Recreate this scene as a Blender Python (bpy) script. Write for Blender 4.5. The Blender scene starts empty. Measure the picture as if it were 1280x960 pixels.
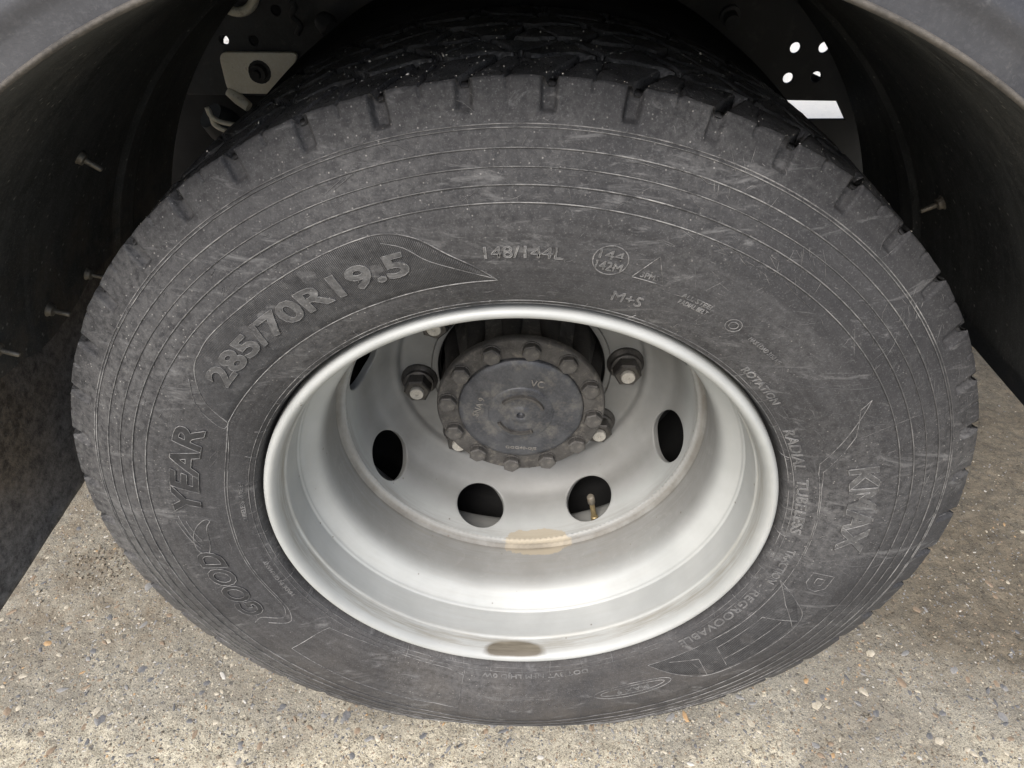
import bpy, bmesh, math, random
import numpy as np
from mathutils import Matrix, Vector
R = math.radians
random.seed(7); rng = np.random.default_rng(11)
sc = bpy.context.scene
ZC = 0.42                      # axle height above the ground

# ---------------------------------------------------------------- camera
cam = bpy.data.objects.new('camera', bpy.data.cameras.new('camera'))
sc.collection.objects.link(cam); sc.camera = cam
cam.data.sensor_width = 36.0; cam.data.lens = 36.0*888/1280
cam.data.clip_start = 0.01; cam.data.clip_end = 400
cr, cu, cf = Vector((.99976745,.01804109,.01181348)), Vector((-.02042068,.61596798,.78750647)), Vector((-.00693075,.78756458,-.61619315))
M4 = Matrix((cr, cu, -cf)).transposed().to_4x4(); M4.translation = Vector((-.0055,-.4933,.5682+ZC))
cam.matrix_world = M4

# ---------------------------------------------------------------- world and sun
w = bpy.data.worlds.new('World'); sc.world = w; w.use_nodes = True
wt = w.node_tree; bg = wt.nodes['Background']
sky = wt.nodes.new('ShaderNodeTexSky'); sky.sky_type = 'NISHITA'; sky.sun_disc = False
SUN_EL, SUN_AZ = R(50), R(202)       # azimuth clockwise from +Y
sky.sun_elevation = SUN_EL; sky.sun_rotation = SUN_AZ; sky.dust_density = 3.5; sky.air_density = 1.0; sky.ozone_density = .4
wt.links.new(sky.outputs[0], bg.inputs[0]); bg.inputs[1].default_value = 0.12
sl = bpy.data.lights.new('sun', 'SUN'); sl.energy = 1.5; sl.angle = R(28); sl.color = (1, .985, .965)
so = bpy.data.objects.new('sun', sl); sc.collection.objects.link(so)
sd = Vector((math.sin(SUN_AZ)*math.cos(SUN_EL), math.cos(SUN_AZ)*math.cos(SUN_EL), math.sin(SUN_EL)))
so.rotation_euler = sd.to_track_quat('Z', 'Y').to_euler(); so.location = sd*5
sc.view_settings.view_transform = 'Standard'; sc.view_settings.look = 'None'
sc.view_settings.exposure = 1.1; sc.view_settings.gamma = 1.0
sc.render.engine = 'CYCLES'

# ---------------------------------------------------------------- node helpers
class NT:
    def __init__(s, name):
        s.m = bpy.data.materials.new(name); s.m.use_nodes = True; s.t = s.m.node_tree
        s.b = s.t.nodes['Principled BSDF']; s.tc = s.t.nodes.new('ShaderNodeTexCoord')
        s.P = s.tc.outputs['Object']
    def n(s, typ, **k):
        o = s.t.nodes.new(typ)
        for a, v in k.items(): setattr(o, a, v)
        return o
    def setin(s, sock, v):
        if hasattr(v, 'is_output'): s.t.links.new(v, sock)
        else: sock.default_value = v
    def noise(s, scale, detail=4, rough=.6, vec=None, dist=0):
        o = s.n('ShaderNodeTexNoise'); s.setin(o.inputs['Vector'], vec or s.P)
        o.inputs['Scale'].default_value = scale; o.inputs['Detail'].default_value = detail
        o.inputs['Roughness'].default_value = rough; o.inputs['Distortion'].default_value = dist
        return o.outputs[0]
    def vor(s, scale, vec=None, feature='F1', rnd=1.0):
        o = s.n('ShaderNodeTexVoronoi', feature=feature); s.setin(o.inputs['Vector'], vec or s.P)
        o.inputs['Scale'].default_value = scale; o.inputs['Randomness'].default_value = rnd
        return o
    def ramp(s, f, a, b, lo=0., hi=1.):
        o = s.n('ShaderNodeMapRange'); s.setin(o.inputs[0], f)
        o.inputs[1].default_value = a; o.inputs[2].default_value = b; o.inputs[3].default_value = lo; o.inputs[4].default_value = hi
        return o.outputs[0]
    def mix(s, f, a, b, mode='MIX'):
        o = s.n('ShaderNodeMix', data_type='RGBA', blend_type=mode)
        s.setin(o.inputs[0], f)
        for i, v in ((6, a), (7, b)):
            if isinstance(v, tuple): v = (*v, 1) if len(v) == 3 else v
            s.setin(o.inputs[i], v)
        return o.outputs[2]
    def math(s, op, a, b=0., c=0.):
        o = s.n('ShaderNodeMath', operation=op)
        for i, v in enumerate((a, b, c)): s.setin(o.inputs[i], v)
        return o.outputs[0]
    def xyz(s, v=None):
        o = s.n('ShaderNodeSeparateXYZ'); s.setin(o.inputs[0], v or s.P); return o.outputs
    def comb(s, x, y, z):
        o = s.n('ShaderNodeCombineXYZ')
        for i, v in enumerate((x, y, z)): s.setin(o.inputs[i], v)
        return o.outputs[0]
    def polar(s):                                  # angle, radius about the axle (local Y)
        x = s.xyz(); a = s.math('ARCTAN2', x[2], x[0])
        r = s.math('SQRT', s.math('ADD', s.math('MULTIPLY', x[0], x[0]), s.math('MULTIPLY', x[2], x[2])))
        return a, r, x
    def bump(s, h, strength=.3, dist=.001, prev=None):
        o = s.n('ShaderNodeBump'); s.setin(o.inputs['Height'], h)
        o.inputs['Strength'].default_value = strength; o.inputs['Distance'].default_value = dist
        if prev: s.t.links.new(prev, o.inputs['Normal'])
        return o.outputs[0]
    def out(s, col=None, rough=None, metal=None, normal=None, spec=None):
        for k, v in (('Base Color', col), ('Roughness', rough), ('Metallic', metal), ('Normal', normal), ('Specular IOR Level', spec)):
            if v is None: continue
            if isinstance(v, tuple) and len(v) == 3: v = (*v, 1)
            s.setin(s.b.inputs[k], v)
        return s.m

def rubber(name, lo, hi, worn=0., rough=.72, scale=1.):
    m = NT(name); a, r, x = m.polar()
    blot = m.noise(9, 6, .65); fine = m.noise(160, 3, .7); grain = m.noise(620, 3, .8)
    # concentric wiping marks
    st = m.noise(1, 4, .7, m.comb(m.math('MULTIPLY', m.math('COSINE', a), 2.2), m.math('MULTIPLY', m.math('SINE', a), 2.2), m.math('MULTIPLY', r, 190)))
    f = m.math('ADD', m.math('MULTIPLY', m.ramp(blot, .36, .66), .55), m.math('MULTIPLY', m.ramp(st, .38, .66), .45))
    f = m.math('ADD', m.math('MULTIPLY', f, .75), m.math('MULTIPLY', m.ramp(fine, .35, .68), .3))
    zone = m.math('MULTIPLY', m.ramp(m.math('ADD', r, m.math('MULTIPLY', m.math('SUBTRACT', m.noise(4, 3, .5), .5), .012)), .344, .349), m.ramp(x[0], -.30, -.05))
    f = m.math('MULTIPLY', f, m.ramp(zone, 0., 1., 1., .55))
    f = m.math('MULTIPLY', f, m.ramp(m.noise(3.2, 3, .5), .3, .7, .65, 1.2))
    col = m.mix(f, lo, hi)
    low = m.math('MULTIPLY', m.ramp(x[2], -.12, -.36), m.ramp(m.noise(14,5,.7), .3, .65)); col = m.mix(m.math('MULTIPLY', low, .5), col, (.105,.092,.078))  # brown bounce from the ground, tinted into the lower sidewall colour
    dusty = m.math('ADD', m.noise(5.5, 4, .6), m.math('MULTIPLY', m.ramp(x[0], -.18, -.42), m.ramp(r, .33, .40, 0, .22)))
    col = m.mix(m.math('MULTIPLY', m.math('MULTIPLY', m.ramp(dusty, .45, .8), m.ramp(fine, .35, .6)), .38), col, (.19,.188,.184))
    sp = m.vor(330); spk = m.math('MULTIPLY', m.ramp(sp.outputs['Distance'], .26, .12), m.ramp(m.xyz(sp.outputs['Color'])[0], .84, .88))
    spk = m.math('MULTIPLY', spk, m.ramp(dusty, .42, .62))
    col = m.mix(m.math('MULTIPLY', spk, .7), col, (.34,.33,.31))
    gr = m.ramp(grain, .56, .72); col = m.mix(m.math('MULTIPLY', gr, .34), col, (.22,.22,.22))
    col = m.mix(m.math('MULTIPLY', m.ramp(grain, .46, .34), .35), col, (.018,.018,.019))
    # smeared pale scuffs
    sc1 = m.noise(14, 5, .75, m.comb(m.math('MULTIPLY', x[0], 1.0), x[1], m.math('MULTIPLY', x[2], 3.4)), 1.2)
    col = m.mix(m.math('MULTIPLY', m.ramp(sc1, .57, .70), .45), col, (.21,.21,.21))
    if worn: 
        wn = m.noise(70, 5, .8); col = m.mix(m.math('MULTIPLY', m.ramp(wn, .38, .62), worn), col, (.40,.40,.39))
    bmp = m.bump(fine, .35, .0008); bmp = m.bump(grain, .5, .0005, bmp)
    return m.out(col, m.ramp(blot, .3, .7, rough-.06, rough+.08), None, bmp, .4)

def tread_mat():
    m = NT('tread_rubber'); a, r, x = m.polar()
    b = m.noise(30, 5, .7); g = m.noise(420, 4, .75)
    col = m.mix(m.ramp(b, .4, .65), (.024,.0245,.026), (.070,.070,.071))
    # grey dust comes in from the shoulder edge
    e = m.math('ADD', m.ramp(x[1], .004, -.012), m.math('MULTIPLY', m.ramp(m.noise(60,4,.7), .45,.7), .2))
    sp = m.vor(420); spk = m.math('MULTIPLY', m.ramp(sp.outputs['Distance'], .3, .12), m.ramp(m.xyz(sp.outputs['Color'])[0], .86, .9))
    col = m.mix(m.math('MULTIPLY', spk, m.ramp(m.noise(25,3,.6), .38, .55)), col, (.42,.41,.38))
    bmp = m.bump(m.noise(90,4,.7), .5, .002); bmp = m.bump(g, .7, .0008, bmp)
    return m.out(col, m.ramp(g, .35, .65, .22, .55), None, bmp, .7)

def silver():
    m = NT('silver_wheel_paint'); a, r, x = m.polar()
    b = m.noise(11, 5, .6); g = m.noise(300, 3, .7); s = m.noise(1, 5, .75, m.comb(m.math('MULTIPLY', m.math('COSINE', a), 3.), m.math('MULTIPLY', m.math('SINE', a), 3.), m.math('MULTIPLY', x[1], 260)))
    col = m.mix(m.ramp(b, .35, .65), (.345,.358,.350), (.412,.425,.416))
    # dust film on the disc and in the well of the rim
    well = m.math('MULTIPLY', m.ramp(x[1], .096, .128), m.ramp(x[1], .175, .150))
    wm = m.math('MULTIPLY', well, m.ramp(s, .38, .62)); 
    col = m.mix(m.math('MULTIPLY', wm, .5), col, (.20,.185,.158))
    dry = m.math('MULTIPLY', m.ramp(x[1], .082, .098), m.ramp(x[1], .155, .12))
    col = m.mix(m.math('MULTIPLY', m.math('MULTIPLY', dry, m.ramp(m.noise(55,6,.8,None,1.5), .54, .66)), .5), col, (.52,.52,.50))
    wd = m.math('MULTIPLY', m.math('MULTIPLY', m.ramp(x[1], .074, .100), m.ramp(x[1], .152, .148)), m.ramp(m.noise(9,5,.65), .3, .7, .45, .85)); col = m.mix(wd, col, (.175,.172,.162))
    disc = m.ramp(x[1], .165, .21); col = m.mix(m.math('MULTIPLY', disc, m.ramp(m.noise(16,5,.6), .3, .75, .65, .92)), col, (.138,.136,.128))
    # dried puddle of muddy water at the bottom of the well and a rusty patch on the flange
    def blob(cx, cy, cz, sx, sy, sz, wob):
        q = [m.math('DIVIDE', m.math('SUBTRACT', x[i], c), k) for i, (c, k) in enumerate(((cx,sx),(cy,sy),(cz,sz)))]
        d = m.math('SQRT', m.math('ADD', m.math('ADD', m.math('MULTIPLY', q[0], q[0]), m.math('MULTIPLY', q[1], q[1])), m.math('MULTIPLY', q[2], q[2])))
        return m.math('ADD', d, m.math('MULTIPLY', m.math('SUBTRACT', m.noise(45, 4, .7), .5), wob))
    pu = blob(.028, .150, -.216, .050, .019, .03, .9); col = m.mix(m.ramp(pu, 1.02, .94, 0, .8), col, (.36,.31,.225))
    rs = blob(-.004, .0085, -.2495, .058, .012, .0052, .25); col = m.mix(m.ramp(rs, 1.05, .80, 0, .9), col, (.062,.046,.024))
    seam = m.math('MULTIPLY', m.math('MULTIPLY', m.ramp(x[1], .138, .1425), m.ramp(x[1], .1505, .1485)), m.ramp(r, .2135, .2155)); col = m.mix(m.math('MULTIPLY', seam, m.ramp(m.noise(18,5,.7), .3, .65, .15, .7)), col, (.10,.088,.068))
    rust = m.math('MULTIPLY', m.ramp(m.noise(24,6,.75), .66, .72), well); col = m.mix(m.math('MULTIPLY', rust, .6), col, (.33,.17,.08))
    # tiny chips
    ch = m.vor(95); chip = m.math('MULTIPLY', m.ramp(ch.outputs['Distance'], .16, .08), m.ramp(m.xyz(ch.outputs['Color'])[0], .955, .96))
    col = m.mix(m.math('MULTIPLY', chip, .8), col, (.13,.11,.09))
    grime = m.math('MULTIPLY', m.math('MULTIPLY', m.ramp(x[1], .027, .018), m.ramp(x[1], .002, .008)), m.ramp(s, .38, .62)); col = m.mix(m.math('MULTIPLY', grime, .6), col, (.20,.18,.135))
    film = m.math('MULTIPLY', m.ramp(m.noise(3.5,5,.65), .38, .62), m.ramp(s, .35, .7)); col = m.mix(m.math('MULTIPLY', film, .22), col, (.28,.265,.225))
    bmp = m.bump(g, .12, .0003); bmp = m.bump(m.noise(26,3,.5), .10, .002, bmp)
    return m.out(col, m.ramp(b, .3, .7, .50, .62), .12, bmp, .4)

def simple(name, lo, hi, rough=.6, metal=0., sc1=20, sc2=300, bstr=.3, spec=.5, dust=None, df=(.5,.7), dsc=45, bd=.0006):
    m = NT(name); b = m.noise(sc1, 5, .65); g = m.noise(sc2, 4, .7)
    col = m.mix(m.ramp(b, .35, .65), lo, hi); col = m.mix(m.math('MULTIPLY', m.ramp(g, .45, .7), .3), col, tuple(min(1, c*1.8) for c in hi))
    if dust: col = m.mix(m.math('MULTIPLY', m.ramp(m.noise(dsc, 6, .75), *df), .6), col, dust)
    bmp = m.bump(b, bstr, .0015); bmp = m.bump(g, bstr, bd, bmp)
    return m.out(col, m.ramp(g, .3, .7, rough-.08, rough+.1), metal, bmp, spec)

def guard_mat():
    m = NT('dirty_black_plastic'); x = m.xyz()
    b = m.noise(7, 5, .65); g = m.noise(420, 4, .75)
    st = m.noise(9, 6, .75, m.comb(m.math('MULTIPLY', x[0], 1.), m.math('MULTIPLY', x[1], 5.), m.math('MULTIPLY', x[2], .6)))
    col = m.mix(m.ramp(b, .35, .65), (.026,.028,.028), (.056,.058,.057))
    col = m.mix(m.math('MULTIPLY', m.ramp(st, .46, .66), .55), col, (.105,.107,.106))
    col = m.mix(m.math('MULTIPLY', m.ramp(g, .55, .70), .5), col, (.19,.187,.175))
    low = m.math('MULTIPLY', m.ramp(x[2], .26, .12), m.ramp(m.noise(20,5,.7), .40, .66)); low = m.math('MULTIPLY', low, m.ramp(x[0], .1, -.3))
    col = m.mix(m.math('MULTIPLY', low, .7), col, (.16,.13,.095))
    scr = m.vor(36, m.comb(m.math('MULTIPLY', x[0], 3.), m.math('MULTIPLY', x[1], 3.), x[2])); 
    chip = m.math('MULTIPLY', m.ramp(scr.outputs['Distance'], .13, .06), m.ramp(m.xyz(scr.outputs['Color'])[0], .8, .85))
    col = m.mix(m.math('MULTIPLY', chip, .5), col, (.22,.21,.19))
    grit = m.noise(95, 6, .85, m.comb(x[0], x[1], m.math('MULTIPLY', x[2], .45))); col = m.mix(m.math('MULTIPLY', m.ramp(grit, .52, .68), .6), col, (.105,.106,.104))
    dab = m.vor(150); col = m.mix(m.math('MULTIPLY', m.math('MULTIPLY', m.ramp(dab.outputs['Distance'], .3, .15), m.ramp(m.xyz(dab.outputs['Color'])[0], .9, .93)), .7), col, (.26,.25,.23))
    bmp = m.bump(b, .3, .004); bmp = m.bump(grit, .5, .002, bmp); bmp = m.bump(g, .5, .0008, bmp)
    return m.out(col, m.ramp(st, .35, .7, .65, .85), None, bmp, .2)

def flap_mat():
    m = NT('muddy_flap_rubber'); x = m.xyz()
    b = m.math('ADD', m.math('MULTIPLY', m.noise(85, 5, .8), .7), m.math('MULTIPLY', m.noise(12, 4, .6), .3)); g = m.noise(300, 4, .8)
    brown = m.math('MULTIPLY', m.ramp(m.noise(5,3,.5), .35, .6), m.ramp(x[2], -.06, .03))
    c1 = m.mix(m.ramp(b, .38, .66), (.045,.044,.045), (.24,.235,.235)); c2 = m.mix(m.ramp(b, .38, .66), (.05,.040,.030), (.27,.22,.165))
    col = m.mix(brown, c1, c2)
    col = m.mix(m.math('MULTIPLY', m.ramp(g, .56, .7), .35), col, (.34,.32,.30))
    bmp = m.bump(b, .6, .003); bmp = m.bump(g, .7, .001, bmp)
    return m.out(col, .72, None, bmp, .35)

def skin_mat():
    m = NT('weathered_grey_plastic'); b = m.noise(10, 5, .6); g = m.noise(350, 4, .7)
    col = m.mix(m.ramp(b, .35, .65), (.034,.035,.039), (.054,.055,.059))
    col = m.mix(m.math('MULTIPLY', m.ramp(g, .5, .7), .4), col, (.085,.085,.09))
    s = m.noise(30, 6, .8, None, 2.); col = m.mix(m.math('MULTIPLY', m.ramp(s, .58, .7), .3), col, (.16,.155,.145))
    bmp = m.bump(b, .2, .003); bmp = m.bump(g, .4, .0006, bmp)
    return m.out(col, .55, None, bmp, .4)

def ground_mat():
    m = NT('old_exposed_concrete'); x = m.xyz()
    big = m.noise(1.6, 4, .6); mid = m.noise(9, 6, .7); fine = m.noise(170, 4, .75); gr = m.noise(620, 3, .8)
    c = m.mix(m.ramp(mid, .36, .64), (.225,.210,.175), (.375,.355,.295))
    c = m.mix(m.math('MULTIPLY', m.ramp(big, .4, .6), .35), c, (.40,.362,.275))
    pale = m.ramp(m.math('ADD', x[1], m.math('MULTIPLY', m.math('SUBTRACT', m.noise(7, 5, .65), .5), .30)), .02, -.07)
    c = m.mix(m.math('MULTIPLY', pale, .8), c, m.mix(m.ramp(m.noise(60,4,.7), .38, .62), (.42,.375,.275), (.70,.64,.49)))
    def agg(scale, keep, rad, seed, strength):
        v = m.vor(scale, m.comb(m.math('ADD', x[0], seed), m.math('ADD', x[1], m.math('MULTIPLY', m.noise(scale*.8, 2, .5), .35/scale)), 0.))
        rgb = m.xyz(v.outputs['Color']); k = m.math('MULTIPLY', m.ramp(v.outputs['Distance'], rad, rad*.75), m.ramp(rgb[0], keep, keep-.02))
        cr_ = m.n('ShaderNodeValToRGB'); cr_.color_ramp.interpolation = 'CONSTANT'
        stops = [(0,(.62,.57,.44)),(.22,(.16,.155,.15)),(.42,(.33,.26,.18)),(.58,(.085,.09,.10)),(.72,(.50,.45,.34)),(.88,(.24,.21,.17))]
        el = cr_.color_ramp.elements
        while len(el) < len(stops): el.new(.5)
        for e_, (p_, c_) in zip(el, stops): e_.position = p_; e_.color = (*c_, 1)
        m.t.links.new(rgb[1], cr_.inputs[0])
        return m.math('MULTIPLY', k, strength), cr_.outputs[0]
    heights = fine
    for a in ((420, .60, .42, 3.1, .65), (210, .38, .40, 8.3, .75), (95, .13, .38, 5.7, .75)):
        k, cc = agg(*a); c = m.mix(k, c, cc); heights = m.math('ADD', heights, m.math('MULTIPLY', k, .5))
    c = m.mix(m.ramp(gr, .50, .37, 0, .75), c, (.105,.095,.078))
    c = m.mix(m.math('MULTIPLY', m.ramp(m.noise(260,3,.7), .46, .34), .6), c, (.12,.108,.088))
    c = m.mix(m.math('MULTIPLY', m.ramp(m.noise(3.4,5,.65,None,.8), .50, .64), .45), c, (.15,.132,.105))
    c = m.mix(m.ramp(gr, .60, .74, 0, .5), c, (.62,.58,.48))
    # pits
    pit = m.ramp(m.noise(110, 3, .7), .37, .31); c = m.mix(m.math('MULTIPLY', pit, .7), c, (.09,.075,.06))
    heights = m.math('SUBTRACT', heights, pit)
    # damp brown dirt that has gathered beside and behind the wheel on the right
    dx = m.math('ADD', m.ramp(x[0], .40, .80), m.math('MULTIPLY', m.math('SUBTRACT', m.noise(6, 5, .65), .5), .8))
    dy = m.ramp(x[1], .0, .30); dirt = m.math('MULTIPLY', m.ramp(m.math('MULTIPLY', dx, dy), .04, .36), .90)
    under = m.math('MULTIPLY', m.math('MULTIPLY', m.ramp(x[1], .05, .9), m.ramp(x[1], 2.0, 1.6)), .5); dirt = m.math('MULTIPLY', m.math('MAXIMUM', dirt, under), m.ramp(x[1], 1.9, 1.6))
    dc = m.mix(m.ramp(m.noise(38,6,.75), .4, .65), (.050,.038,.024), (.150,.118,.078))
    c = m.mix(dirt, c, m.mix(.22, dc, c))
    c = m.mix(m.math('MULTIPLY', m.ramp(x[1], 2.0, 2.4), .85), c, (.66,.64,.58))  # far ground paled in colour to look daylit through the plate openings
    # earth spill on the left by the flap edge
    l = m.math('MULTIPLY', m.ramp(x[0], -.40, -.52), m.ramp(m.noise(22,5,.7), .45, .62)); l = m.math('MULTIPLY', l, m.ramp(x[1], .02, .16))
    c = m.mix(m.math('MULTIPLY', l, .55), c, (.16,.125,.085))
    bmp = m.bump(heights, .8, .0022); bmp = m.bump(gr, .6, .0009, bmp)
    return m.out(c, m.ramp(fine, .3, .7, .75, .95), None, bmp, .25)

def ridge_mat(name='worn_rubber_edge', floor=.15):
    m = NT(name); n1 = m.noise(60, 5, .8); n2 = m.noise(7, 3, .6)
    f = m.math('MULTIPLY', m.ramp(n1, .38, .62), m.ramp(n2, .36, .62, floor, 1))
    col = m.mix(f, (.055,.055,.056), (.29,.287,.28))
    return m.out(col, .75, None, m.bump(n1, .4, .0005), .3)

MR = rubber('grey_dusty_rubber', (.017,.017,.019), (.068,.068,.070))
ML = rubber('raised_letter_rubber', (.036,.036,.038), (.095,.095,.095), .22)
MH = None
MB = rubber('size_letter_rubber', (.022,.022,.0235), (.058,.058,.059), .10)
MT = tread_mat(); MS = silver(); ME = ridge_mat(); MLE = ridge_mat('worn_letter_edge', .6)
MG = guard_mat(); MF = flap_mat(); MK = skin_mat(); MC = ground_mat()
M_lip = simple('muddy_lip', (.045,.042,.038), (.105,.095,.082), .7, 0, 30, 260, .6, .3, (.06,.055,.05), (.52,.66), 60)
M_hub = simple('dusty_dark_iron', (.034,.032,.030), (.088,.084,.079), .62, .25, 26, 380, .5, .4, (.20,.185,.16), (.52,.68), 70)
M_cap = simple('dark_blue_grey_cap', (.032,.034,.040), (.082,.085,.092), .45, .35, 22, 300, .4, .5, (.19,.18,.16), (.50,.70), 38)
M_hubk = simple('sooty_iron', (.018,.017,.016), (.040,.037,.034), .7, .1, 26, 300, .6, .3, (.10,.09,.075), (.56,.7), 50)
M_nut = simple('dull_zinc_nut', (.050,.047,.044), (.11,.104,.097), .45, .6, 60, 500, .3, .5, (.07,.065,.055), (.5,.65), 90)
M_stud = simple('pale_stud_end', (.38,.36,.32), (.50,.48,.43), .5, .3, 80, 500, .3, .5)
M_black = simple('black_chassis_paint', (.009,.010,.011), (.017,.018,.020), .5, 0, 15, 300, .3, .45, (.05,.048,.045), (.56,.72), 40)
M_gray = simple('grey_chassis_paint', (.028,.029,.031), (.052,.053,.056), .55, 0, 12, 300, .3, .4, (.10,.09,.08), (.58,.72), 60)
M_dust = simple('dust_worn_casting', (.12,.115,.105), (.20,.19,.175), .7, .1, 60, 400, .3, .3)
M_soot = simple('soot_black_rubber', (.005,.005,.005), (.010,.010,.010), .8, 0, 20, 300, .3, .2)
M_beige = simple('cream_zinc_plate', (.72,.67,.54), (.82,.78,.66), .5, .25, 30, 250, .3, .5, (.25,.17,.09), (.60,.70), 60)
M_brass = simple('dull_brass', (.32,.25,.13), (.45,.36,.20), .45, .6, 60, 400, .3, .5)
M_screw = simple('dull_screw', (.14,.125,.10), (.26,.235,.19), .5, .5, 80, 500, .3, .5, (.12,.09,.06), (.5,.65), 120)
M_grit = simple('pale_grit', (.45,.43,.38), (.65,.62,.55), .8, 0, 200, 600)
def stone_mat(n, lo, hi): return simple(n, lo, hi, .7, 0, 160, 900, .4, .4, bd=.0003)
STM = [stone_mat('slate_stone', (.085,.087,.090), (.15,.15,.152)), stone_mat('grey_stone', (.17,.17,.165), (.25,.245,.235)), stone_mat('brown_stone', (.17,.125,.085), (.27,.21,.15)),
       stone_mat('cream_stone', (.33,.295,.225), (.45,.41,.33)), stone_mat('quartz_stone', (.36,.345,.31), (.50,.48,.44)), stone_mat('rust_stone', (.32,.20,.10), (.42,.29,.16))]

MH = simple('hatched_rubber', (.018,.018,.019), (.040,.040,.041), .8, 0, 40, 420, .4, .3, (.085,.085,.083), (.56,.70), 70)
# ---------------------------------------------------------------- object helpers
C = sc.collection
def wp(o):                                    # world position of an unrotated object
    v = Vector(o.location)
    while o.parent: o = o.parent; v += Vector(o.location)
    return v
def link(o, parent=None, loc=(0,0,ZC)):
    C.objects.link(o)
    if parent: o.parent = parent; o.location = Vector(loc)-wp(parent)
    else: o.location = loc
    return o
def thing(name, label, cat, loc=(0,0,0), group=None):
    o = bpy.data.objects.new(name, None); o.empty_display_size = .05; link(o, None, loc)
    o['label'] = label; o['category'] = cat
    if group: o['group'] = group
    return o
def tag(o, label, cat, group=None):
    o['label'] = label; o['category'] = cat
    if group: o['group'] = group
def mk(name, V, F, mat, parent=None, smooth=True, loc=(0,0,ZC), sharp=None):
    me = bpy.data.meshes.new(name); V = np.asarray(V, float)
    me.from_pydata(V.tolist(), [], [tuple(map(int, f)) for f in F]) if not isinstance(F, np.ndarray) else big(me, V, F)
    if mat: me.materials.append(mat)
    me.polygons.foreach_set('use_smooth', np.full(len(me.polygons), smooth))
    if sharp and smooth: me.set_sharp_from_angle(angle=R(sharp))
    me.update()
    return link(bpy.data.objects.new(name, me), parent, loc)
def big(me, V, F):
    n, k = F.shape
    me.vertices.add(len(V)); me.vertices.foreach_set('co', V.ravel())
    me.loops.add(n*k); me.loops.foreach_set('vertex_index', F.ravel().astype(np.int32))
    me.polygons.add(n); me.polygons.foreach_set('loop_start', np.arange(0, n*k, k, dtype=np.int32))
    me.update(calc_edges=True)
def grid_faces(nu, nv, wrap_u=True):          # vertex index = u*nv + v
    u = np.arange(nu if wrap_u else nu-1); v = np.arange(nv-1)
    U, Vv = np.meshgrid(u, v, indexing='ij'); U2 = (U+1) % nu
    return np.stack([U*nv+Vv, U2*nv+Vv, U2*nv+Vv+1, U*nv+Vv+1], -1).reshape(-1, 4)
def lathe(name, prof, mat, parent, n=256, a0=0, a1=2*math.pi, c=(0,0), loc=(0,0,ZC), sharp=None, dense=0):
    prof = np.array(prof, float)
    if dense:
        d = np.r_[0, np.cumsum(np.hypot(*np.diff(prof, axis=0).T))]
        t = np.unique(np.r_[d, np.arange(0, d[-1], dense)]); prof = np.c_[np.interp(t, d, prof[:,0]), np.interp(t, d, prof[:,1])]
    full = abs(a1-a0-2*math.pi) < 1e-6
    th = np.linspace(a0, a1, n, endpoint=not full)
    V = np.stack([c[0]+prof[None,:,0]*np.cos(th)[:,None], np.repeat(prof[None,:,1], n, 0), c[1]+prof[None,:,0]*np.sin(th)[:,None]], -1).reshape(-1,3)
    return mk(name, V, grid_faces(n, len(prof), full), mat, parent, True, loc, sharp)
def spline(P, k=8):                            # Catmull-Rom through 2-D points
    P = np.array(P, float); Q = np.vstack([2*P[0]-P[1], P, 2*P[-1]-P[-2]]); out = []
    for i in range(1, len(Q)-2):
        for t in np.linspace(0, 1, k, endpoint=False):
            out.append(.5*((2*Q[i])+(-Q[i-1]+Q[i+1])*t+(2*Q[i-1]-5*Q[i]+4*Q[i+1]-Q[i+2])*t*t+(-Q[i-1]+3*Q[i]-3*Q[i+1]+Q[i+2])*t**3))
    out.append(P[-1]); return np.array(out)
def vnoise(P, scale, seed=0):                  # cheap 3-D value noise, -1..1
    Q = np.asarray(P)*scale+seed*17.3; i = np.floor(Q).astype(np.int64); f = Q-i; f = f*f*(3-2*f); r = 0
    for dx in (0,1):
        for dy in (0,1):
            for dz in (0,1):
                h = ((i[...,0]+dx)*73856093) ^ ((i[...,1]+dy)*19349663) ^ ((i[...,2]+dz)*83492791); h = (h ^ (h >> 13))*1274126177
                v = ((h ^ (h >> 16)) & 65535)/32767.5-1
                r = r+v*np.where(dx, f[...,0], 1-f[...,0])*np.where(dy, f[...,1], 1-f[...,1])*np.where(dz, f[...,2], 1-f[...,2])
    return r
def tubes(lines, rad, k=5, taper=False):       # list of (n,3) arrays -> V, F
    V, F = [], []
    for L in lines:
        L = np.asarray(L, float); n = len(L)
        if n < 2: continue
        T = np.gradient(L, axis=0); T /= np.linalg.norm(T, axis=1)[:,None]+1e-12
        up = np.array([0,1.,0.]); A = np.cross(T, up); bad = np.linalg.norm(A, axis=1) < 1e-3; A[bad] = [1,0,0]; A /= np.linalg.norm(A, axis=1)[:,None]
        B = np.cross(T, A); b = len(V)
        rr = rad if not taper else None
        for i in range(n):
            q = rad if not taper else rad*max(.25, math.sin(math.pi*(i+.5)/n))
            for j in range(k):
                a = 2*math.pi*j/k; V.append(L[i]+q*(A[i]*math.cos(a)+B[i]*math.sin(a)))
        for i in range(n-1):
            for j in range(k):
                F.append((b+i*k+j, b+i*k+(j+1)%k, b+(i+1)*k+(j+1)%k, b+(i+1)*k+j))
        F.append(tuple(b+j for j in range(k))[::-1]); F.append(tuple(b+(n-1)*k+j for j in range(k)))
    return V, F
def prism(poly, y0, y1):                       # closed outline in x,z extruded along y
    n = len(poly); V = [(a, y0, b) for a, b in poly]+[(a, y1, b) for a, b in poly]
    F = [tuple(range(n)), tuple(range(2*n-1, n-1, -1))]+[(i, (i+1)%n+0, (i+1)%n+n, i+n) for i in range(n)]
    return V, F
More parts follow.
